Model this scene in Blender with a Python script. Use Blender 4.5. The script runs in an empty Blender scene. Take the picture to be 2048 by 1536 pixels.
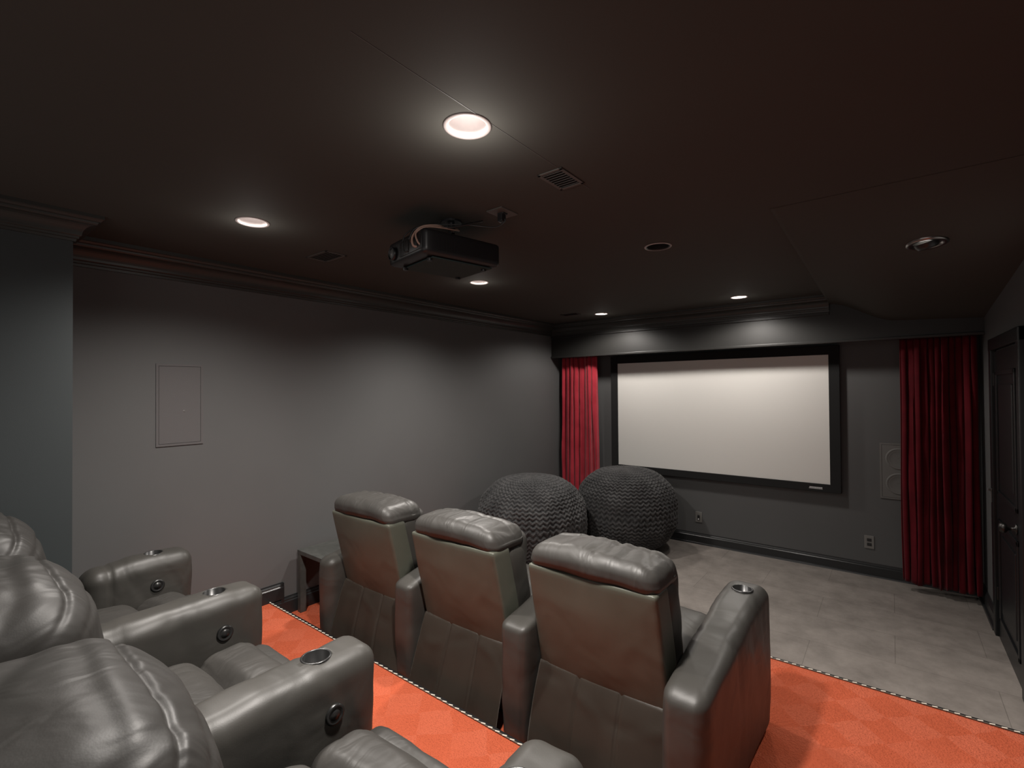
import bpy, bmesh, math, random
import numpy as np
from mathutils import Vector, Matrix, noise
random.seed(4)
S=bpy.context.scene
COL=S.collection
XL,XR,YF,YV,YB,ZC=-3.381,0.5676,5.407,5.104,-1.0,2.51
Z1,Z2=0.13,0.247
Y1,Y2=3.136,1.577
XN,YN=-2.92,.478

# ---------------------------------------------------------------- materials
def mat(name,col,rough=.5,metal=0,spec=.5,col2=None,nscale=8,bump=0,bscale=200,coat=0,sheen=0,emit=None,estr=0,detail=3):
    m=bpy.data.materials.new(name);m.use_nodes=True
    nt=m.node_tree;b=nt.nodes['Principled BSDF']
    b.inputs['Base Color'].default_value=(*col,1);b.inputs['Roughness'].default_value=rough
    b.inputs['Metallic'].default_value=metal;b.inputs['Specular IOR Level'].default_value=spec
    b.inputs['Coat Weight'].default_value=coat;b.inputs['Coat Roughness'].default_value=.25
    b.inputs['Sheen Weight'].default_value=sheen
    tc=nt.nodes.new('ShaderNodeTexCoord')
    if col2:
        n=nt.nodes.new('ShaderNodeTexNoise');n.inputs['Scale'].default_value=nscale;n.inputs['Detail'].default_value=detail
        r=nt.nodes.new('ShaderNodeValToRGB');r.color_ramp.elements[0].position=.35;r.color_ramp.elements[1].position=.65
        r.color_ramp.elements[0].color=(*col,1);r.color_ramp.elements[1].color=(*col2,1)
        nt.links.new(tc.outputs['Object'],n.inputs['Vector']);nt.links.new(n.outputs['Fac'],r.inputs['Fac'])
        nt.links.new(r.outputs['Color'],b.inputs['Base Color'])
    if bump:
        n=nt.nodes.new('ShaderNodeTexNoise');n.inputs['Scale'].default_value=bscale;n.inputs['Detail'].default_value=2
        u=nt.nodes.new('ShaderNodeBump');u.inputs['Strength'].default_value=bump;u.inputs['Distance'].default_value=.01
        nt.links.new(tc.outputs['Object'],n.inputs['Vector']);nt.links.new(n.outputs['Fac'],u.inputs['Height'])
        nt.links.new(u.outputs['Normal'],b.inputs['Normal'])
    if emit:
        b.inputs['Emission Color'].default_value=(*emit,1);b.inputs['Emission Strength'].default_value=estr
    return m
M={}
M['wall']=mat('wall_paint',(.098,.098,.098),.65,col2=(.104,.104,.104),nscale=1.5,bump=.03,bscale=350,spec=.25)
M['wall_shade']=mat('wall_paint_shaded',(.043,.050,.052),.65,col2=(.046,.053,.055),nscale=1.5,bump=.03,bscale=350,spec=.25)  # darker copy of the wall paint: dimness of the projecting wall put into colour
M['ceil']=mat('ceiling_paint',(.063,.0615,.055),.8,col2=(.060,.0585,.0525),nscale=1.0,bump=.02,bscale=300,spec=.1)
M['trim']=mat('trim_gloss_paint',(.018,.019,.020),.32,spec=.45)
M['door']=mat('door_gloss_paint',(.008,.009,.010),.35,spec=.35)
M['crown']=mat('crown_paint',(.033,.034,.031),.38,spec=.45)
M['val']=mat('valance_paint',(.020,.0195,.018),.45,spec=.45,col2=(.017,.0165,.0155),nscale=3)
M['black']=mat('black_plastic',(.010,.010,.011),.4)
M['velvet']=mat('black_velvet',(.006,.006,.006),.9,sheen=.05)
M['grey']=mat('grey_plastic',(.10,.098,.096),.45)
M['plate']=mat('outlet_plate_plastic',(.17,.165,.155),.4)
M['ventp']=mat('vent_paint',(.075,.070,.063),.5)
M['spk']=mat('speaker_paint',(.106,.101,.102),.7,bump=.15,bscale=500,spec=.2)
M['spkl']=mat('speaker_paint_pale',(.140,.137,.130),.6,bump=.1,bscale=500,spec=.3)
M['screen']=mat('screen_fabric',(.73,.715,.68),.85,spec=.1)
M['white']=mat('white_marking',(.8,.8,.8),.5)
M['chrome']=mat('chrome',(.28,.26,.25),.28,metal=1)
M['cup']=mat('cup_metal',(.07,.07,.07),.32,metal=.8)
M['wood']=mat('dark_wood',(.048,.050,.046),.4,col2=(.065,.066,.061),nscale=20)
M['redv']=mat('red_velvet',(.46,.030,.050),.8,sheen=.3,col2=(.36,.018,.032),nscale=5,bump=.1,bscale=400,spec=.2)
M['redv_shade']=mat('red_velvet_shaded',(.105,.003,.008),.8,sheen=.08,col2=(.07,.0015,.005),nscale=4,bump=.1,bscale=400,spec=.15)  # same red velvet darkened: weaker light on the right curtain is in the colour
M['pinktrim']=mat('light_trim',(.34,.30,.29),.4)
M['dark']=mat('dark_void',(.004,.004,.004),.8)
M['bulb']=mat('lamp_glow',(.9,.9,.9),.3,emit=(1,.94,.90),estr=3.6)
M['led']=mat('led_glow',(.35,.34,.3),.3,emit=(1,.86,.68),estr=.5)
M['ledtube']=mat('led_tube',(.14,.13,.11),.3)
M['cablew']=mat('pale_cable',(.32,.20,.155),.45)
M['cableb']=mat('black_cable',(.01,.01,.01),.4)
M['brass']=mat('knob_metal',(.06,.057,.055),.4,metal=1)
M['panelgrey']=mat('projector_grey',(.028,.046,.046),.8,spec=.2)

def leather(name,c1,c2,rough,bmp=.10,spec=.5,wsc=5,det=1,dist=.8,ani=(1,1,1)):
    m=bpy.data.materials.new(name);m.use_nodes=True;nt=m.node_tree;N=nt.nodes;L=nt.links
    b=N['Principled BSDF'];tc=N.new('ShaderNodeTexCoord')
    n=N.new('ShaderNodeTexNoise');n.inputs['Scale'].default_value=5;n.inputs['Detail'].default_value=5
    r=N.new('ShaderNodeValToRGB');r.color_ramp.elements[0].color=(*c1,1);r.color_ramp.elements[1].color=(*c2,1)
    r.color_ramp.elements[0].position=.3;r.color_ramp.elements[1].position=.7
    L.new(tc.outputs['Object'],n.inputs['Vector']);L.new(n.outputs['Fac'],r.inputs['Fac']);L.new(r.outputs['Color'],b.inputs['Base Color'])
    b.inputs['Roughness'].default_value=rough;b.inputs['Specular IOR Level'].default_value=spec
    mp=N.new('ShaderNodeMapping');mp.inputs['Scale'].default_value=ani
    w=N.new('ShaderNodeTexNoise');w.inputs['Scale'].default_value=wsc;w.inputs['Detail'].default_value=det;w.inputs['Distortion'].default_value=dist
    v=N.new('ShaderNodeTexNoise');v.inputs['Scale'].default_value=260;v.inputs['Detail'].default_value=1
    L.new(tc.outputs['Object'],mp.inputs['Vector']);L.new(mp.outputs['Vector'],w.inputs['Vector']);L.new(tc.outputs['Object'],v.inputs['Vector'])
    b1=N.new('ShaderNodeBump');b1.inputs['Strength'].default_value=bmp;b1.inputs['Distance'].default_value=.05
    b2=N.new('ShaderNodeBump');b2.inputs['Strength'].default_value=.04;b2.inputs['Distance'].default_value=.003
    L.new(w.outputs['Fac'],b1.inputs['Height']);L.new(v.outputs['Fac'],b2.inputs['Height'])
    L.new(b1.outputs['Normal'],b2.inputs['Normal']);L.new(b2.outputs['Normal'],b.inputs['Normal'])
    return m
M['leather']=leather('dark_leather',(.038,.036,.032),(.050,.047,.042),.46,.12,wsc=6,det=2,spec=.42)
M['leatherc']=leather('creased_leather',(.038,.036,.033),(.050,.047,.043),.48,.15,wsc=6,det=2,dist=1.0,ani=(2.2,1,.8),spec=.45)
M['leatherd']=leather('charcoal_leather',(.023,.022,.020),(.032,.030,.028),.50,.16,wsc=6,det=2,dist=1.0,ani=(2.2,1,.8),spec=.34)
M['leatherb']=leather('brown_leather_panel',(.074,.077,.060),(.090,.092,.073),.42,.09,.38)
M['leatherf']=leather('brown_leather_flap',(.060,.049,.039),(.075,.061,.049),.44,.09,.4)

def carpet():
    m=bpy.data.materials.new('orange_carpet');m.use_nodes=True;nt=m.node_tree;N=nt.nodes;L=nt.links
    b=N['Principled BSDF'];tc=N.new('ShaderNodeTexCoord')
    mp=N.new('ShaderNodeMapping');mp.inputs['Rotation'].default_value=(0,0,math.radians(45));mp.inputs['Scale'].default_value=(1,1,0)
    ns=N.new('ShaderNodeTexNoise');ns.inputs['Scale'].default_value=9
    mx=N.new('ShaderNodeMix');mx.data_type='VECTOR';mx.inputs['Factor'].default_value=.05
    L.new(tc.outputs['Object'],mp.inputs['Vector']);L.new(tc.outputs['Object'],ns.inputs['Vector'])
    L.new(mp.outputs['Vector'],mx.inputs['A']);L.new(ns.outputs['Color'],mx.inputs['B'])
    ch=N.new('ShaderNodeTexChecker');ch.inputs['Scale'].default_value=7.2
    ch.inputs['Color1'].default_value=(.58,.120,.055,1);ch.inputs['Color2'].default_value=(.64,.150,.077,1)
    L.new(mx.outputs['Result'],ch.inputs['Vector'])
    n2=N.new('ShaderNodeTexNoise');n2.inputs['Scale'].default_value=3;n2.inputs['Detail'].default_value=6
    n3=N.new('ShaderNodeTexNoise');n3.inputs['Scale'].default_value=150;n3.inputs['Detail'].default_value=3
    L.new(tc.outputs['Object'],n2.inputs['Vector']);L.new(tc.outputs['Object'],n3.inputs['Vector'])
    mm=N.new('ShaderNodeMix');mm.data_type='RGBA';mm.blend_type='MULTIPLY';mm.inputs['Factor'].default_value=.6
    r=N.new('ShaderNodeValToRGB');r.color_ramp.elements[0].position=.3;r.color_ramp.elements[1].position=.65
    r.color_ramp.elements[0].color=(.6,.55,.55,1)
    L.new(n3.outputs['Fac'],r.inputs['Fac']);L.new(ch.outputs['Color'],mm.inputs['A']);L.new(r.outputs['Color'],mm.inputs['B'])
    m3=N.new('ShaderNodeMix');m3.data_type='RGBA';m3.inputs['B'].default_value=(.56,.118,.056,1)
    r2=N.new('ShaderNodeValToRGB');r2.color_ramp.elements[0].position=.38;r2.color_ramp.elements[1].position=.65
    r2.color_ramp.elements[1].color=(.8,.8,.8,1)
    L.new(n2.outputs['Fac'],r2.inputs['Fac']);L.new(r2.outputs['Color'],m3.inputs['Factor']);L.new(mm.outputs['Result'],m3.inputs['A'])
    L.new(m3.outputs['Result'],b.inputs['Base Color'])
    u=N.new('ShaderNodeBump');u.inputs['Strength'].default_value=.9;u.inputs['Distance'].default_value=.012
    L.new(n3.outputs['Fac'],u.inputs['Height']);L.new(u.outputs['Normal'],b.inputs['Normal'])
    b.inputs['Roughness'].default_value=.95;b.inputs['Specular IOR Level'].default_value=.1
    return m
M['carpet']=carpet()
def stone():
    m=bpy.data.materials.new('stone_tile');m.use_nodes=True;nt=m.node_tree;N=nt.nodes;L=nt.links
    b=N['Principled BSDF'];tc=N.new('ShaderNodeTexCoord')
    br=N.new('ShaderNodeTexBrick');br.inputs['Scale'].default_value=1;br.inputs['Brick Width'].default_value=.9;br.inputs['Row Height'].default_value=.42
    br.inputs['Mortar Size'].default_value=.0018;br.inputs['Mortar'].default_value=(.17,.152,.138,1)
    br.inputs['Color1'].default_value=(.265,.238,.217,1);br.inputs['Color2'].default_value=(.30,.270,.247,1)
    n=N.new('ShaderNodeTexNoise');n.inputs['Scale'].default_value=5;n.inputs['Detail'].default_value=10;n.inputs['Roughness'].default_value=.72
    r=N.new('ShaderNodeValToRGB');r.color_ramp.elements[0].position=.3;r.color_ramp.elements[1].position=.75
    r.color_ramp.elements[0].color=(.60,.59,.58,1);r.color_ramp.elements[1].color=(1.13,1.12,1.11,1)
    mm=N.new('ShaderNodeMix');mm.data_type='RGBA';mm.blend_type='MULTIPLY';mm.inputs['Factor'].default_value=1
    L.new(tc.outputs['Object'],br.inputs['Vector']);L.new(tc.outputs['Object'],n.inputs['Vector']);L.new(n.outputs['Fac'],r.inputs['Fac'])
    L.new(br.outputs['Color'],mm.inputs['A']);L.new(r.outputs['Color'],mm.inputs['B']);L.new(mm.outputs['Result'],b.inputs['Base Color'])
    b.inputs['Roughness'].default_value=.5
    return m
M['stone']=stone()
def pouf_mat():
    m=bpy.data.materials.new('chevron_plush');m.use_nodes=True;nt=m.node_tree;N=nt.nodes;L=nt.links
    b=N['Principled BSDF'];a=N.new('ShaderNodeAttribute');a.attribute_name='pat'
    r=N.new('ShaderNodeValToRGB');r.color_ramp.elements[0].color=(.008,.008,.009,1);r.color_ramp.elements[1].color=(.062,.061,.061,1)
    r.color_ramp.elements[0].position=.1;r.color_ramp.elements[1].position=1
    L.new(a.outputs['Fac'],r.inputs['Fac']);L.new(r.outputs['Color'],b.inputs['Base Color'])
    tc=N.new('ShaderNodeTexCoord');n=N.new('ShaderNodeTexNoise');n.inputs['Scale'].default_value=110;n.inputs['Detail'].default_value=2
    u=N.new('ShaderNodeBump');u.inputs['Strength'].default_value=.8;u.inputs['Distance'].default_value=.012
    L.new(tc.outputs['Object'],n.inputs['Vector']);L.new(n.outputs['Fac'],u.inputs['Height']);L.new(u.outputs['Normal'],b.inputs['Normal'])
    b.inputs['Roughness'].default_value=.65;b.inputs['Sheen Weight'].default_value=.12;b.inputs['Specular IOR Level'].default_value=.3
    return m
M['pouf']=pouf_mat()

# ---------------------------------------------------------------- helpers
def tag(o,label=None,cat=None,kind=None,group=None):
    if label:o['label']=label
    if cat:o['category']=cat
    if kind:o['kind']=kind
    if group:o['group']=group
    return o
def obj(name,me,m=None,parent=None,smooth=False):
    if m is not None:
        me.materials.clear();me.materials.append(M[m])
    if smooth:
        for p in me.polygons:p.use_smooth=True
    o=bpy.data.objects.new(name,me);COL.objects.link(o)
    if parent:o.parent=parent
    return o
def empty(name,loc,rot=(0,0,0)):
    o=bpy.data.objects.new(name,None);o.empty_display_size=.1;o.location=loc;o.rotation_euler=rot;COL.objects.link(o);return o
def bm_me(bm,name='m'):
    me=bpy.data.meshes.new(name);bm.to_mesh(me);bm.free();return me
def join(meshes,mi=None):
    bm=bmesh.new()
    for i,me in enumerate(meshes):
        bm.from_mesh(me)
    return bm_me(bm)
def box(x0,x1,y0,y1,z0,z1,bev=0):
    bm=bmesh.new();bmesh.ops.create_cube(bm,size=1)
    for v in bm.verts:
        v.co=Vector(((x0+x1)/2+v.co.x*(x1-x0),(y0+y1)/2+v.co.y*(y1-y0),(z0+z1)/2+v.co.z*(z1-z0)))
    if bev:bmesh.ops.bevel(bm,geom=bm.edges[:],offset=bev,segments=2,affect='EDGES',profile=.6)
    return bm_me(bm)
def rbox(c,s,r,bulge=(0,0,0),n=14,wr=0,wsc=5,deform=None,seed=0,ridge=0,ex=1.5):
    bm=bmesh.new();bmesh.ops.create_cube(bm,size=2)
    bmesh.ops.subdivide_edges(bm,edges=bm.edges[:],cuts=n-1,use_grid_fill=True)
    h=Vector(s)/2;r=min(r,min(h)*.999);c=Vector(c)
    for v in bm.verts:
        q=[math.copysign(1-(1-min(1,abs(k)))**ex,k) for k in v.co]
        P=Vector([q[i]*h[i] for i in range(3)])
        I=Vector([max(-(h[i]-r),min(h[i]-r,P[i])) for i in range(3)])
        d=P-I
        if d.length>1e-9:P=I+d.normalized()*r
        u=[P[i]/h[i] for i in range(3)]
        for i in range(3):
            j,k=(i+1)%3,(i+2)%3
            P[i]+=bulge[i]*u[i]**3*(1-u[j]**2)*(1-u[k]**2)
        W=P+c
        if wr:
            nn=noise.noise(Vector((W.x*wsc+seed*7.3,W.y*wsc*1.3,W.z*wsc)))
            if ridge:
                k2=noise.noise(Vector((W.x*wsc*1.0+seed*3,W.y*wsc*2.6,W.z*wsc*2.6)))
                nn=nn*.7-max(0,.22-abs(k2))*2.2*ridge
            else:
                nn+=.5*noise.noise(Vector((W.x*wsc*2.3+seed*3,W.y*wsc*2.1,W.z*wsc*2.2)))
            W+=Vector(u).normalized()*nn*wr
        if deform:W=deform(W)
        v.co=W
    return bm_me(bm)
def lathe(prof,n=32,c=(0,0,0),cap=False):
    bm=bmesh.new();rings=[]
    for r,z in prof:
        rings.append([bm.verts.new((c[0]+r*math.cos(2*math.pi*i/n),c[1]+r*math.sin(2*math.pi*i/n),c[2]+z)) for i in range(n)])
    for a,b in zip(rings,rings[1:]):
        for i in range(n):bm.faces.new((a[i],a[(i+1)%n],b[(i+1)%n],b[i]))
    if cap:
        bm.faces.new(rings[0][::-1]);bm.faces.new(rings[-1])
    bmesh.ops.recalc_face_normals(bm,faces=bm.faces[:])
    return bm_me(bm)
def cr(pts,k=8):
    pts=[Vector(p) for p in pts];out=[];P=[pts[0]]+pts+[pts[-1]]
    for i in range(1,len(P)-2):
        for j in range(k):
            t=j/k;a,b,c,d=P[i-1],P[i],P[i+1],P[i+2]
            out.append(.5*((2*b)+(c-a)*t+(2*a-5*b+4*c-d)*t*t+(-a+3*b-3*c+d)*t**3))
    out.append(pts[-1]);return out
def tube(pts,r,k=8,n=8,sm=True):
    P=cr(pts,k) if sm else [Vector(p) for p in pts]
    bm=bmesh.new();rings=[]
    up=Vector((0,0,1))
    for i,p in enumerate(P):
        t=(P[min(i+1,len(P)-1)]-P[max(i-1,0)]).normalized()
        a=t.cross(up)
        if a.length<.05:a=t.cross(Vector((1,0,0)))
        a.normalize();b=t.cross(a)
        rings.append([bm.verts.new(p+r*(a*math.cos(2*math.pi*j/n)+b*math.sin(2*math.pi*j/n))) for j in range(n)])
    for a,b in zip(rings,rings[1:]):
        for i in range(n):bm.faces.new((a[i],a[(i+1)%n],b[(i+1)%n],b[i]))
    bm.faces.new(rings[0][::-1]);bm.faces.new(rings[-1])
    return bm_me(bm)
def xf(me,loc=(0,0,0),rot=(0,0,0)):
    from mathutils import Euler
    me.transform(Matrix.Translation(loc)@Euler(rot).to_matrix().to_4x4());return me
def booldiff(me,cutters):
    o=bpy.data.objects.new('tmp',me);COL.objects.link(o);cs=[]
    for c in cutters:
        k=bpy.data.objects.new('tmpc',c);COL.objects.link(k);cs.append(k)
        md=o.modifiers.new('b','BOOLEAN');md.operation='DIFFERENCE';md.solver='EXACT';md.object=k
    bpy.context.view_layer.update()
    dg=bpy.context.evaluated_depsgraph_get()
    res=bpy.data.meshes.new_from_object(o.evaluated_get(dg))
    for k in cs+[o]:bpy.data.objects.remove(k)
    return res
def sweep(prof,path,closed_prof=True):
    """profile (out,z) swept along an xy path, room on the right of travel, mitred corners"""
    bm=bmesh.new();P=[Vector(p) for p in path];rings=[]
    def nr(a,b):
        d=(b-a).normalized();return Vector((d.y,-d.x))
    for i,p in enumerate(P):
        if i==0:m=nr(P[0],P[1])
        elif i==len(P)-1:m=nr(P[-2],P[-1])
        else:
            a=nr(P[i-1],p);b=nr(p,P[i+1]);m=(a+b);m=m/(m.dot(a))
        rings.append([bm.verts.new((p.x+m.x*o,p.y+m.y*o,z)) for o,z in prof])
    n=len(prof)
    for a,b in zip(rings,rings[1:]):
        for i in range(n if closed_prof else n-1):bm.faces.new((a[i],a[(i+1)%n],b[(i+1)%n],b[i]))
    bm.faces.new(rings[0]);bm.faces.new(rings[-1][::-1])
    bmesh.ops.recalc_face_normals(bm,faces=bm.faces[:])
    return bm_me(bm)
def struct(name,me,m,label,smooth=False):
    o=obj(name,me,m,smooth=smooth);tag(o,label,name.split('_')[0].split('.')[0],'structure');return o

# ---------------------------------------------------------------- shell
T=.12
struct('wall_left',box(XL-T,XL,YN,YF+T,0,ZC+T),'wall','dark grey painted wall beside the seating rows')
struct('wall_left.001',box(XL-T,XN,YB-T,YN,0,ZC+T),'wall_shade','projecting dark grey wall section beside the rear seats')
struct('wall_front',box(XL,XR,YF,YF+T,0,ZC+T),'wall','dark grey painted wall behind the projection screen')
struct('wall_right',box(XR,XR+T,YB-T,YF+T,0,ZC+T),'wall','dark grey painted wall with a black door')
struct('floor',box(XL,XR,YB,YF,-.1,0),'stone','grey stone tile floor in front of the screen')
struct('floor.001',box(XL,XR,Y2,Y1,0,Z1),'carpet','orange carpeted platform under the front seats')
struct('floor.002',box(XL,XR,YB,Y2,0,Z2),'carpet','orange carpeted raised platform under the rear seats')
LPOS=[(-1.01,1.07),(-2.38,1.03),(-2.42,2.68),(-1.05,4.61),(-2.44,4.66),(-1.03,2.66)]
ce=box(XL-T,XR+T,YB-T,YF+T,ZC,ZC+T+.03)
ce=booldiff(ce,[lathe([(.064,ZC-.05),(.064,ZC+T)],32,(x,y,0),True) for x,y in LPOS])
struct('ceiling',ce,'ceil','dark brown painted ceiling with recessed lights')
bm=bmesh.new();g=[];nx,ny=48,16
def drop(x):
    s=max(0,min(1,(x+.42)/.46));s=s*s*(3-2*s)
    return .07+.185*s+.03*max(0,(x+.02)/.59)
for j in range(ny+1):
    t=j/ny;row=[]
    for i in range(nx+1):
        x=-.42+(XR+.42)*i/nx;row.append(bm.verts.new((x,2.43+(YV-2.43)*t,ZC-.001-drop(x)*t)))
    g.append(row)
for a,b in zip(g,g[1:]):
    for i in range(nx):bm.faces.new((a[i],b[i],b[i+1],a[i+1]))
top=[bm.verts.new((r[0].co.x,r[0].co.y,ZC+.005)) for r in g]
for j in range(ny):bm.faces.new((g[j][0],top[j],top[j+1],g[j+1][0]))
bmesh.ops.recalc_face_normals(bm,faces=bm.faces[:])
o=struct('ceiling.001',bm_me(bm),'ceil','sloping dark brown ceiling soffit',True)
for p in o.data.polygons[nx*ny:]:p.use_smooth=False
struct('trim_1',box(-.9445,-.9430,.62,1.72,ZC-.0012,ZC+.001),'grey','thin hairline joint in the ceiling board')
cp=[(0,2.372),(.012,2.372),(.014,2.385),(.024,2.388),(.026,2.398),(.034,2.402)]
for i in range(9):
    a=i/8*math.pi/2;cp.append((.036+.062*(1-math.cos(a)),2.404+.058*math.sin(a)))
cp+=[(.102,2.468),(.104,2.476),(.116,2.479),(.122,2.488),(.13,2.492),(.13,ZC),(0,ZC)]
struct('trim_2',sweep(cp,[(XL,YN),(XL,YV),(-.42,YV)]),'crown','stepped dark crown moulding along the ceiling')
struct('trim_5',sweep([(o*.72,z+.02*(ZC-z)/.138) for o,z in cp],[(XN,YB),(XN,YN),(XL+.02,YN)]),'crown','dark crown moulding on the projecting wall')
struct('trim_3',join([box(XL,XR,YV,YV+.03,2.095,ZC),box(XL,XR,YV-.018,YV+.02,2.092,2.115,.004),box(XL,-.42,YV-.012,YV+.01,2.345,2.372,.003)]),'val','black wooden valance above the screen and curtains')
def bprof(z0,h):
    return [(0,z0),(.018,z0),(.018,z0+h*.72),(.012,z0+h*.78),(.013,z0+h*.84),(.006,z0+h*.93),(.005,z0+h),(0,z0+h)]
struct('baseboard_left',sweep(bprof(Z2,.113),[(XN,YB),(XN,YN),(XL,YN),(XL,1.66)]),'trim','dark baseboard along the rear platform')
struct('baseboard_left.001',join([sweep(bprof(Z1,.12),[(XL,Y2),(XL,Y1)]),box(XL,XL+.016,1.645,1.665,Z1,Z2+.11)]),'trim','dark baseboard stepping down to the front platform')
struct('baseboard_front',sweep([(o,z) for o,z in bprof(0,.115)]+[],[(XL,Y1),(XL,YF),(XR,YF),(XR,4.70)]),'trim','black baseboard below the screen')
struct('trim_4',sweep([(.016,0),(.034,0),(.03,.012),(.016,.018)],[(XL,Y1+.02),(XL,YF),(XR,YF),(XR,4.70)]),'trim','shoe moulding along the stone floor')

# door on the right wall
d=empty('door_1',(XR,4.2,0));tag(d,'black panelled door with knob in the side wall','door','structure')
def dbox(y0,y1,z0,z1,x0,x1,b=.004):return box(-x1,-x0,y0,y1,z0,z1,b)
leaf=[dbox(-.42,.40,0,1.93,.0,.012,.001)]
for (y0,y1,z0,z1) in [(-.32,.30,.98,1.80),(-.32,.30,.14,.82)]:
    for b in [(y0,y1,z1-.03,z1),(y0,y1,z0,z0+.03),(y0,y0+.03,z0,z1),(y1-.03,y1,z0,z1)]:
        leaf.append(dbox(*b,.008,.022,.004))
    leaf.append(dbox(y0+.09,y1-.09,z0+.09,z1-.09,.008,.02,.006))
obj('door_leaf',join(leaf),'door',d)
obj('door_casing',join([dbox(.41,.49,0,2.02,0,.03,.006),dbox(-.51,-.43,0,2.02,0,.03,.006),dbox(-.51,.49,1.94,2.02,0,.032,.006)]),'door',d)
kn=lathe([(0.0,.0),(.03,0),(.03,.006),(.01,.01),(.01,.035),(.026,.045),(.03,.058),(.022,.072),(0,.076)],24)
xf(kn,(-.012,-.26,.88),(0,-math.pi/2,0));obj('door_knob',kn,'brass',d,True)
for hz in (.25,1.7):obj('hinge',dbox(.392,.412,hz,hz+.09,.01,.02,.002),'brass',d)
obj('latch',join([dbox(.425,.455,.98,.995,.03,.05,.002),dbox(.435,.45,.90,.99,.03,.036,.002)]),'grey',d)

# ---------------------------------------------------------------- screen
s=empty('projection_screen',(-1.524,YF,1.397));tag(s,'white projection screen in a black velvet frame on the wall','screen')
a,b2,zt,zb=-1.0705,1.0705,.607,-.607
def fb(x0,x1,z0,z1,y0,y1,bv=.004):return box(x0,x1,-y1,-y0,z0,z1,bv)
obj('screen_surface',fb(a-.01,b2+.01,zb-.01,zt+.01,.036,.044,0),'screen',s)
obj('frame',join([fb(a-.085,a,zb-.075,zt+.085,.0,.06),fb(b2,b2+.085,zb-.075,zt+.085,0,.06),fb(a-.085,b2+.085,zt,zt+.085,0,.0595),fb(a-.085,b2+.085,zb-.075,zb,0,.0595)]),'velvet',s)
bd=[fb(.90,1.01,-.655,-.652,.0585,.061,0)]
for i in range(14):bd.append(fb(.905+i*.0075,.910+i*.0075,-.647,-.638,.0585,.061,0))
o=obj('badge',join(bd),'white',s);o['label']='tiny white maker badge'

# ---------------------------------------------------------------- curtains
def curtain(x0,x1,y,z0,z1,folds,seed,label,pinch=0,tilt=0,m='redv'):
    rnd=random.Random(seed);nx,nz=folds*16,60
    bm=bmesh.new();g=[]
    ph=[rnd.uniform(-1.5,1.5) for _ in range(folds+2)];am=[rnd.uniform(.25,1.45) for _ in range(folds+2)]
    for k in range(nz+1):
        t=k/nz;row=[]
        for i in range(nx+1):
            f=i/nx*folds;j=int(min(folds-1,f))
            w=f-j;w=w*w*(3-2*w);A=am[j]*(1-w)+am[j+1]*w;p=ph[j]*(1-w)+ph[j+1]*w
            amp=.034*A*(.55+.45*t)
            dr=1.2*noise.noise(Vector((f*.5,t*1.3,seed)))
            yy=amp*math.cos(2*math.pi*f+p+dr*2)+.014*math.sin(f*1.7+t)
            xx=.010*math.sin(4*math.pi*f+p)+.006*math.sin(2.2*t*math.pi+f*1.3)*t
            cx=(x0+x1)/2;sp=1-pinch*(1-t)
            X=cx+((x0+(x1-x0)*i/nx)-cx)*sp+xx
            row.append(bm.verts.new((X,y+yy+.008*noise.noise(Vector((f*2,t*6,seed))),z1+(z0-z1)*t+tilt*t*(i/nx)+(.010*math.sin(f*2.1) if k==nz else 0))))
        g.append(row)
    for a,b in zip(g,g[1:]):
        for i in range(nx):bm.faces.new((a[i],a[i+1],b[i+1],b[i]))
    me=bm_me(bm);o=empty('curtain',((x0+x1)/2,y,z1));me.transform(Matrix.Translation((-(x0+x1)/2,-y,-z1)))
    c=obj('curtain_panel',me,m,o,True)
    md=c.modifiers.new('s','SOLIDIFY');md.thickness=.004
    obj('curtain_rod',join([xf(tube([(0,0,0),(x1-x0-.02,0,0)],.012,2,12),(-(x1-x0)/2+.01,.0,.045))]),'black',o,True)
    tag(o,label,'curtain',group='red curtains beside the screen');return o
curtain(-3.335,-2.80,5.25,.03,2.10,8,3,'bright red velvet curtain hanging beside bean bags',.06)
curtain(.065,.540,5.20,.07,2.10,11,8,'red velvet curtain with painted-in shade hanging beside the black door',.02,0,'redv_shade')

# ---------------------------------------------------------------- wall items
def speaker(loc,rz,w,h,round_=False,label='',m='spk'):
    e=empty('wall_speaker',loc,(0,0,rz));tag(e,label,'speaker')
    fr=booldiff(box(-w/2,w/2,-.006,0,-h/2,h/2),[box(-w/2+.013,w/2-.013,-.02,.01,-h/2+.013,h/2-.013)])
    obj('speaker_frame',fr,m,e)
    obj('grille',box(-w/2+.015,w/2-.015,-.0045,0,-h/2+.015,h/2-.015,0),m,e)
    if round_:
        for zz in (.11,-.11):
            k=lathe([(.001,.0015),(.03,.004),(.075,.0),(.082,.0035),(.092,.0035),(.096,0)],32);xf(k,(0,-.004,zz),(math.pi/2,0,0));obj('speaker_cone',k,m,e,True)
    else:
        k=lathe([(.0005,.0015),(.006,.001),(.008,0)],16);xf(k,(.02,-.004,-.04),(math.pi/2,0,0));obj('badge',k,'grey',e,True)
    return e
speaker((XL,1.04,1.625),math.pi/2,.245,.49,False,'grey rectangular in-wall speaker panel with fabric grille')
speaker((.05,YF,.955),0,.27,.49,True,'pale grey in-wall speaker with two round drivers beside curtain','spkl')
def outlet(x,z,duplex,label):
    e=empty('wall_outlet',(x,YF,z));tag(e,label,'outlet')
    obj('plate',box(-.036,.036,-.006,0,-.058,.058,.003),'plate',e)
    if duplex:
        for zz in (.02,-.02):
            obj('socket',join([box(-.017,.017,-.0085,-.004,zz-.014,zz+.014,.003)]),'trim',e)
    else:
        obj('jack',box(-.012,.012,-.012,-.004,-.03,.02,.003),'trim',e)
        obj('connector',box(-.005,.005,-.014,-.010,-.030,-.014,.001),'white',e)
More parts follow.
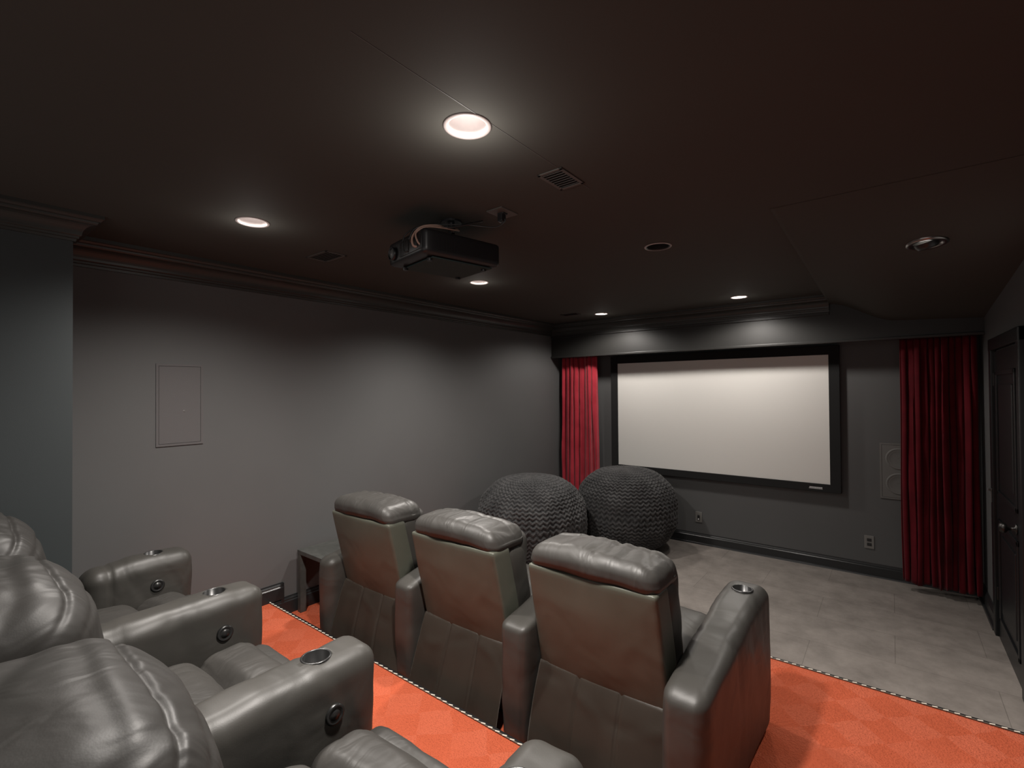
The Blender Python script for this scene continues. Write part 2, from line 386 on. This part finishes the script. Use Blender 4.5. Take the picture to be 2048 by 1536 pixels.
outlet(-1.67,.29,False,'grey wall plate with a small jack below the screen')
outlet(-.17,.30,True,'grey duplex power outlet near the baseboard')

# ---------------------------------------------------------------- ceiling items
WARM=(1,.94,.88)
def can(x,y,on=True,power=100,label='',z=ZC,sz=150,blend=1.0,rad=.06,halo=.03):
    e=empty('recessed_light',(x,y,z));tag(e,label,'light',group='recessed ceiling lights')
    obj('trim_ring',lathe([(.074,.0),(.074,-.003),(.068,-.005),(.061,-.003),(.059,.01),(.056,.06),(.052,.11)],40),'pinktrim' if on else 'black',e,True)
    if on:
        obj('lamp',lathe([(.0001,.050),(.018,.053),(.034,.062),(.046,.080),(.050,.105)],32),'bulb',e,True)
        l=bpy.data.lights.new('spot','SPOT');l.energy=power;l.color=WARM;l.spot_size=math.radians(sz);l.spot_blend=blend;l.shadow_soft_size=rad
        lo=bpy.data.objects.new('lamp_beam',l);COL.objects.link(lo);lo.parent=e;lo.location=(0,0,-.01)
        l=bpy.data.lights.new('halo','POINT');l.energy=power*halo;l.color=WARM;l.shadow_soft_size=.05  # added point light below the can, imitates a glow halo on the ceiling
        lo=bpy.data.objects.new('halo_fill',l);COL.objects.link(lo);lo.parent=e;lo.location=(0,0,-.12)
    else:
        obj('reflector',lathe([(.06,.0),(.05,.06),(.03,.08),(.0001,.085)],32),'dark',e,True)
        obj('rim',lathe([(.076,-.002),(.074,-.005),(.070,-.006),(.068,-.004)],40),'pinktrim',e,True)
    return e
PW=[250,140,150,62,56]
HL=[.010,.006,.004]
for i,(x,y) in enumerate(LPOS[:5]):
    if i<3: can(x,y,True,PW[i],'lit round recessed light with pale trim in ceiling',halo=HL[i])
    else: can(x,y,True,PW[i],'lit round recessed light with pale trim before the valance',rad=.08,halo=.004,sz=158,blend=.42)
can(*LPOS[5],False,0,'unlit round recessed light with dark interior')
# gimbal on the soffit
sl=math.atan2(.27,2.67)
e=empty('recessed_light',(.155,3.22,2.425),(-sl,0,0));tag(e,'adjustable eyeball recessed light with chrome trim on soffit','light',group='recessed ceiling lights')
obj('trim_ring',lathe([(.085,.012),(.085,-.002),(.076,-.006),(.060,-.004),(.056,.006)],40),'chrome',e,True)
k=lathe([(.052,.01),(.05,-.008),(.04,-.022),(.036,-.024),(.032,-.018)],32);xf(k,(0,0,0),(math.radians(20),math.radians(-15),0));obj('eyeball',k,'black',e,True)
k=lathe([(.033,-.018),(.02,-.020),(.0001,-.021)],24);xf(k,(0,0,0),(math.radians(20),math.radians(-15),0));obj('lamp',k,'bulb',e,True)
l=bpy.data.lights.new('spot','SPOT');l.energy=100;l.color=WARM;l.spot_size=math.radians(115);l.spot_blend=1;l.shadow_soft_size=.03
lo=bpy.data.objects.new('lamp_beam',l);COL.objects.link(lo);lo.parent=e;lo.location=(0,0,-.04);lo.rotation_euler=(math.radians(-12),math.radians(-20),0)

def vent(x,y,w,d,label,slats=9,m='grey'):
    e=empty('air_vent',(x,y,ZC));tag(e,label,'vent')
    t=.014
    obj('vent_frame',join([box(-w/2,w/2,-d/2,-d/2+t,-.005,0,.002),box(-w/2,w/2,d/2-t,d/2,-.005,0,.002),box(-w/2,-w/2+t,-d/2,d/2,-.005,0,.002),box(w/2-t,w/2,-d/2,d/2,-.005,0,.002)]),m,e)
    obj('vent_core',box(-w/2+t,w/2-t,-d/2+t,d/2-t,-.001,0,0),'dark',e)
    sm=[]
    for i in range(slats):
        yy=-d/2+t+(d-2*t)*(i+.5)/slats
        sm.append(xf(box(-w/2+t,w/2-t,-.0045,.0045,-.0006,.0006),(0,yy,-.003),(.4,0,0)))
    obj('slats',join(sm),m,e);return e
vent(-.985,1.565,.11,.17,'small slatted brown air vent in the ceiling',8,'ventp')
vent(-2.65,1.57,.22,.14,'rectangular brown air vent near the side wall',6,'ventp')
vent(-2.71,4.47,.20,.10,'dark slatted air vent near the valance',5,'black')
e=empty('ceiling_outlet',(-1.38,1.69,ZC));tag(e,'painted ceiling outlet plate feeding the projector','outlet')
obj('plate',box(-.045,.045,-.06,.06,-.006,0,.002),'ventp',e)
obj('socket',box(-.018,.018,-.016,.016,-.012,-.004,.003),'black',e)
obj('plug',join([box(-.016,.012,-.018,.012,-.045,-.01,.005)]),'black',e)

# projector
ang=math.atan2(-.06,.30)
e=empty('projector',(-1.68,1.615,2.283),(0,0,ang));tag(e,'black ceiling-mounted projector with looping cables','projector')
w,dp,h=.335,.42,.12
obj('body',join([rbox((0,0,h/2+.006),(w,dp,h-.01),.018,n=10),box(-w/2+.12,w/2-.02,-dp/2-.003,-dp/2+.01,.03,.095,.002)]),'black',e,True)
obj('bottom_panel',join([box(-w/2+.03,w/2-.03,-dp/2+.06,dp/2-.03,.002,.008,.002)]),'panelgrey',e)
k=lathe([(.03,.0),(.032,.012),(.027,.014),(.025,.006)],28);xf(k,(-w/2+.055,-dp/2-.002,.06),(math.pi/2,0,0));obj('lens_ring',k,'black',e,True)
k=lathe([(.026,.005),(.02,.010),(.0001,.013)],24);xf(k,(-w/2+.055,-dp/2-.002,.06),(math.pi/2,0,0));obj('lens',k,'grey',e,True)
for fx,fy in ((-.11,-.15),(.11,-.15),(-.11,.15),(.11,.15)):obj('foot',lathe([(.012,-.008),(.012,.004)],16,(fx,fy,0),True),'black',e)
vs=[box(w/2-.004,w/2+.001,-.14+i*.014,-.132+i*.014,.03,.09) for i in range(8)]
obj('cooling_grille',join(vs),'black',e)
obj('mount',join([lathe([(.016,h),(.016,.227)],16,(.03,.02,0),True),lathe([(.05,.217),(.05,.2265)],24,(.03,.02,0),True),box(-.06,.12,-.01,.05,h,h+.012,.002),box(-.07,-.05,-.08,.12,h-.004,h+.01,.002),box(.11,.13,-.08,.12,h-.004,h+.01,.002)]),'black',e)
obj('pale_cable',tube([(.11,-.205,.045),(.10,-.225,.05),(.095,-.225,.09),(.11,-.19,.135),(.13,-.12,.15),(.115,-.03,.15),(.07,.0,.165)],.005),'cablew',e,True)
obj('pale_cable',tube([(.135,-.205,.045),(.13,-.22,.06),(.12,-.222,.10),(.135,-.18,.13),(.145,-.1,.14),(.12,0,.155),(.07,.02,.18)],.004),'cablew',e,True)
obj('black_cable',tube([(.04,-.205,.05),(.02,-.225,.04),(.015,-.23,.09),(.03,-.21,.13),(.08,-.15,.16),(.13,-.05,.17),(.19,.05,.17),(.25,.11,.16),(.295,.13,.175),(.30,.13,.19)],.0032),'cableb',e,True)
obj('black_cable',tube([(.06,-.205,.07),(.07,-.225,.09),(.09,-.19,.14),(.15,-.06,.15),(.19,.06,.19),(.16,.1,.21),(.1,.05,.2)],.0045),'cableb',e,True)

# ---------------------------------------------------------------- LED strips
def led(y,z,label):
    e=empty('light_strip',(XL,y,z));tag(e,label,'light strip',group='step edge light strips')
    L=XR-XL
    obj('nosing',box(0.002,L-.002,-.007,.008,0.0005,.006,.002),'black',e)
    obj('tube',box(0.002,L-.002,-.011,-.006,.003,.007,.001),'ledtube',e)
    n=99;bs=[]
    for i in range(n):
        x=.02+(L-.04)*i/(n-1);bs.append(xf(box(-.010,.010,-.002,.002,0,.0025),(x,-.0085,.0068),(0,0,.3)))
    o=obj('diodes',join(bs),'led',e);o['kind']='stuff'
led(Y2-.004,Z2,'dotted warm light strip along the upper platform edge')
led(Y1-.004,Z1,'dotted warm light strip along the lower platform edge')

# ---------------------------------------------------------------- recliners
def G(x,s):return math.exp(-(x/s)**2)
def cupcut(x,y,z):return lathe([(.041,z-.08),(.041,z+.08)],32,(x,y,0),True)
def make_arm(parent,x0,x1,y0,y1,ztr,ztf,cup=None,button=False,split=.45,r=.055,seed=0,taper=0):
    cx=(x0+x1)/2;w=x1-x0;ys=y0+(y1-y0)*split
    rnd=random.Random(seed*7+1)
    wk=[(y1-.06-rnd.uniform(0,.30),rnd.uniform(-.5,.5),rnd.uniform(.0012,.003)) for _ in range(9)]
    def df(W):
        t=(W.y-y0)/(y1-y0);t=max(0,min(1,t))
        zt=ztr+(ztf-ztr)*math.sin(t*math.pi/2)
        k=max(0,min(1,W.z/ztf))
        gr=.007*G(W.y-ys,.010)
        for yc,sl_,am in wk:gr+=am*G(W.y-yc-sl_*(W.z-ztf*.75),.010)*G(W.z-ztf*.85,.14)
        fr=(W.x-x0)/w
        X=cx+(W.x-cx)*(1+.05*math.sin(math.pi*min(1,k*1.05))-gr/(w/2))-taper*(1-t)*fr
        Z=W.z*(1-k)+W.z/ztf*zt*k
        if k>.9:Z-=gr
        Y=W.y-(.035*(1-k)*max(0,(t-.7)/.3))
        return Vector((X,Y,Z))
    B=rbox((cx,(y0+y1)/2,ztf/2),(w,y1-y0,ztf),r,(.004,.010,.008),40,.006,5,df,seed+1,ex=1.2)
    if cup:
        B=booldiff(B,[cupcut(cx,cup,ztf-.005)])
    a=obj('armrest',B,'leather',parent,True)
    if cup:
        k=lathe([(.046,.004),(.046,.009),(.042,.011),(.039,.009),(.038,-.06),(.0001,-.062)],32,(cx,cup,ztf-.010+(.004)))
        obj('cup_holder',k,'cup',a,True)
    if button:
        k=lathe([(.030,-.004),(.030,.005),(.024,.008),(.020,.004),(.016,.004),(.015,.007),(.0001,.007)],28);xf(k,(x1+.003,y1-.17,ztf-.14),(0,math.pi/2,0))
        obj('control_button',k,'cup',a,True)
    return a
def flap(x0,x1,ytop,ybot,z0,z1,seed,skew=0,wav=.03,lift=0):
    bm=bmesh.new();nx,nz=90,28;g=[]
    rnd=random.Random(seed);a1,a2,a3=[rnd.uniform(0,6) for _ in range(3)]
    for k in range(nz+1):
        t=k/nz;row=[]
        for i in range(nx+1):
            u=i/nx
            wv=.45*math.sin(u*7+a1)+.30*math.sin(u*13+a2+t*.8)+.14*math.sin(u*24+a3)
            seam=.010*(G(u-.34,.010)+G(u-.67,.010))
            cre=.005*G(t-.22-.10*math.sin(u*6+a2),.06)*math.sin(u*11+a1)
            yy=ytop+(ybot-ytop)*(t**.85)-wav*t*wv+seam-cre-.003*math.sin(t*6+u*5+a1)*t
            cxm=(x0+x1)/2
            X=cxm+((x0+(x1-x0)*u)-cxm)*(1+.05*t)+.006*math.sin(t*4+a2)*t+skew*t*u
            zz=z1+(z0-z1)*t*(1+.035*math.sin(u*8+a3))+lift*t*u
            row.append(bm.verts.new((X,yy,zz)))
        g.append(row)
    for a,b in zip(g,g[1:]):
        for i in range(nx):bm.faces.new((a[i],a[i+1],b[i+1],b[i]))
    bmesh.ops.solidify(bm,geom=bm.faces[:],thickness=.004)
    bmesh.ops.recalc_face_normals(bm,faces=bm.faces[:])
    return bm_me(bm)
def front_recliner(cx,seed,left_arm,right_w,label):
    e=empty('theater_recliner',(cx,1.655,Z1));tag(e,label,'recliner',group='front row of recliners')
    hw=.292
    obj('base',box(-hw+.01,hw-.01,.15,.80,0.0,.26,.02),'leather',e)
    def bd(W):
        t=(W.z-.30)/.5
        return Vector((W.x*(1-.02*max(0,t)**2),W.y+.118-.235*(W.z-.30)+(.004*G(abs(W.x)-hw+.03,.006) if W.y<.07 else 0),W.z))
    sh=rbox((0,.07,.552),(2*hw,.12,.55),.014,(0,.012,0),24,.003,4,bd,seed)
    o=obj('backrest',sh,'leatherb',e,True);o['label']='smooth brown leather rear panel'
    def bc(W):return Vector((W.x,W.y+.06-.18*(W.z-.4),W.z))
    obj('back_cushion',rbox((0,.20,.58),(2*hw-.02,.18,.50),.06,(.004,.03,.01),16,.010,6,bc,seed+3),'leather',e,True)
    rnd=random.Random(seed);cs=[(rnd.uniform(-hw,hw),rnd.uniform(-.6,.6),rnd.uniform(.003,.006)) for _ in range(9)]
    def hd(W):
        s_=1-.06*max(0,(W.z-.85)/.07)
        dz=0
        if W.z>.86:
            for xc,sl_,am in cs:dz-=am*G(W.x-xc-sl_*(W.y-.1),.014)*min(1,max(0,(W.y-.02)/.06))
        dz-=.006*G(W.y-.19,.010)*(1 if W.z>.86 else 0)
        return Vector((W.x*s_,W.y-.12*(W.z-.84),W.z+.014*math.cos(W.x/hw*1.5)-.010+dz))
    obj('headrest',join([rbox((0,.134,.864),(2*hw-.014,.255,.118),.050,(.002,.012,.012),40,.008,5,hd,seed+5,ex=1.25),rbox((0,.235,.77),(2*hw-.03,.13,.20),.055,(.003,.03,.01),14,.01,6,None,seed+6)]),'leatherc',e,True)
    obj('back_flap',flap(-hw+.002,hw-.001,.110,-.008,.0,.372,seed,.04 if left_arm else .0,.024,-.02 if left_arm else .01),'leatherf',e,True)
    obj('seat_cushion',rbox((0,.54,.36),(2*hw-.03,.60,.20),.07,(.002,.02,.03),14,.010,6,None,seed+7),'leather',e,True)
    obj('footrest',rbox((0,.83,.24),(2*hw-.03,.12,.38),.05,(.002,.02,.01),12,.008,5,None,seed+8),'leather',e,True)
    if left_arm:make_arm(e,-hw-.152,-hw-.014,-.0,.86,.50,.60,.72,seed=seed)
    big=right_w>.18
    make_arm(e,hw+.014,hw+right_w,-.03 if big else 0.02,.88,.53 if big else .52,.645,.74,seed=seed+2,r=.055 if big else .036,split=.42,taper=.035 if big else 0)
    return e
front_recliner(-2.47,11,True,.152,'dark leather recliner beside the wooden end table')
front_recliner(-1.71,22,False,.152,'dark leather recliner in the middle of the front row')
front_recliner(-.95,33,False,.205,'dark leather recliner with cup holder at the row end')

def rear_recliner(cx,seed,larm,label):
    e=empty('theater_recliner',(cx,.0,Z2));tag(e,label,'recliner',group='rear row of recliners')
    hw=.288
    obj('base',box(-hw+.01,hw-.01,.05,.86,0,.26,.02),'leather',e)
    tl=lambda W:Vector((W.x,W.y-.06-.28*(W.z-.45)*(1 if W.z>.45 else .3),W.z))
    obj('backrest',join([rbox((0,.14,.50),(2*hw-.01,.22,.62),.06,(.003,.03,0),16,.010,5,tl,seed),rbox((0,.27,.60),(2*hw-.03,.22,.36),.09,(.003,.03,.02),24,.014,5,tl,seed+1)]),'leatherd',e,True)
    rnd=random.Random(seed)
    cs=[(rnd.uniform(-hw*.8,hw*.8),rnd.uniform(-.8,.8),rnd.uniform(.0025,.005),rnd.uniform(.010,.018),rnd.uniform(-.06,.08)) for _ in range(12)]
    ds=[(.80,.10,.006,.0),(.99,-.08,.006,-.05),(1.06,.15,.004,.08)]
    def hp(W):
        n=Vector((W.x/hw*.4,(W.y-.265)/.18,(W.z-.86)/.17)).normalized()
        s_=W.z-.6*(W.y-.265)            # runs over the pillow from front to back
        edge=max(0,1-(abs(W.x)/hw)**4)
        g_=.010*G(s_-.90-.03*math.cos(W.x*5),.009)
        dz=s_-.90
        for xc,sl_,am,sg,zc in cs:
            g_+=am*G(W.x-xc-sl_*dz,sg)*G(dz-zc,.05)
        for zc,sl_,am,xo in ds:
            g_+=am*G(s_-zc-sl_*W.x-.02*math.sin(W.x*9),.014)
        P=W-n*g_*(.15+.85*edge)
        return Vector((P.x,P.y-.035-.20*(P.z-.45),P.z+.070*math.cos(W.x/hw*1.45)-.080))
    hl=rbox((0,.265,.865),(2*hw-.01,.34,.33),.115,(.004,.020,.006),76,.012,3.6,hp,seed+2,0,1.1)
    obj('headrest',hl,'leatherd',e,True)
    obj('seat_cushion',rbox((0,.48,.36),(2*hw-.02,.42,.22),.07,(.002,.02,.03),26,.012,5,None,seed+4,.5),'leatherc',e,True)
    obj('footrest',join([rbox((0,.785,.355),(2*hw-.03,.21,.21),.07,(.002,.02,.02),26,.012,5,None,seed+5,.5),rbox((0,.90,.23),(2*hw-.04,.1,.38),.045,(.002,.02,0),12,.008,5,None,seed+6)]),'leatherc',e,True)
    if larm:make_arm(e,-hw-.19,-hw-.014,YN+.035,.965,.610,.625,.80,button=True,split=.22,r=.06,seed=seed)
    make_arm(e,hw+.014,hw+.198,.10,.975,.605,.625,.80,button=True,split=.42,r=.06,seed=seed+3)
    return e
rear_recliner(-2.60,44,True,'dark leather recliner beside the projecting wall')
rear_recliner(-1.81,55,False,'dark leather recliner in the middle of the rear row')
rear_recliner(-1.02,66,False,'dark leather recliner at the aisle end of the rear row')

# ---------------------------------------------------------------- end table
e=empty('end_table',(-3.145,1.96,Z1));tag(e,'small dark wooden square side table beside recliner','table')
obj('tabletop',box(-.20,.20,-.21,.21,.41,.44,.003),'wood',e)
for x in (-.178,.178):
    for y in (-.188,.188):obj('leg',box(x-.021,x+.021,y-.021,y+.021,0,.41,.002),'wood',e)

# ---------------------------------------------------------------- bean bags
def pouf(x,y,r,h,seed,label,rot=0):
    nu,nv=480,230;bm=bmesh.new();g=[];vals=[]
    for j in range(nv+1):
        th=math.pi*j/nv;row=[]
        for i in range(nu):
            ph=2*math.pi*i/nu
            rows=36;q=j/nv*rows;ncol=54
            zz=abs(((ph/(2*math.pi)*ncol)%1)-.5)*2
            band=(q+zz*.6)
            wv=.5+.5*math.cos(2*math.pi*band)
            tw=.5+.5*math.cos(2*math.pi*(ph/(2*math.pi)*ncol*2+q*.5))
            lo=noise.noise(Vector((math.cos(ph)*3,math.sin(ph)*3,th*3+seed)))
            hi=noise.noise(Vector((i*.3,j*.3,seed)))
            val=.15+wv*(.55+.2*tw)*(1+.9*lo)+.3*hi
            fade=min(1,math.sin(th)*2.2)
            d=.012*(wv*(.75+.25*tw)+.5*hi)*fade
            st=abs(math.sin(th))**.80;ct=math.copysign(abs(math.cos(th))**.88,math.cos(th))
            rr=r+d+.02*noise.noise(Vector((math.cos(ph)*1.6,math.sin(ph)*1.6,th+seed)))+.018*noise.noise(Vector((math.cos(ph)*4,math.sin(ph)*4,th*3+seed)))
            P=Vector((rr*st*math.cos(ph),rr*st*math.sin(ph),h*.5+(h/2+d)*ct*1.0))
            P.z=max(0.0,P.z)
            row.append(bm.verts.new(P));vals.append(val)
        g.append(row)
    for a,b in zip(g,g[1:]):
        for i in range(nu):bm.faces.new((a[i],b[i],b[(i+1)%nu],a[(i+1)%nu]))
    me=bm_me(bm);at=me.attributes.new('pat','FLOAT','POINT')
    at.data.foreach_set('value',vals)
    o=obj('bean_bag',me,'pouf',None,True);o.location=(x,y,0);o.rotation_euler=(0,0,rot)
    tag(o,label,'bean bag',group='plush bean bags');return o
pouf(-2.78,3.82,.525,.86,1,'round black chevron plush bean bag on stone floor',.3)
pouf(-2.24,4.79,.52,.86,2,'round black chevron plush bean bag below the screen',1.3)

# ---------------------------------------------------------------- world + camera
w=bpy.data.worlds.new('World');S.world=w;w.use_nodes=True
w.node_tree.nodes['Background'].inputs[0].default_value=(1,.93,.89,1)
w.node_tree.nodes['Background'].inputs[1].default_value=.58  # soft fill light, added through the left-out back wall
f,yaw,pit,rol=960.4931,0.6675,0.0118,-0.0079
F=Vector((-math.sin(yaw)*math.cos(pit),math.cos(yaw)*math.cos(pit),math.sin(pit)))
R=Vector((math.cos(yaw),math.sin(yaw),0));U=R.cross(F)
R2=R*math.cos(rol)+U*math.sin(rol);U2=U*math.cos(rol)-R*math.sin(rol)
m=Matrix.Identity(4)
for i in range(3):m[i][0]=R2[i];m[i][1]=U2[i];m[i][2]=-F[i]
m[0][3],m[1][3],m[2][3]=0,0,1.7
cd=bpy.data.cameras.new('camera');cd.sensor_width=36;cd.lens=f*36/2048;cd.clip_start=.02
co=bpy.data.objects.new('camera',cd);COL.objects.link(co);co.matrix_world=m;S.camera=co
S.view_settings.view_transform='Standard'
S.view_settings.look='None'
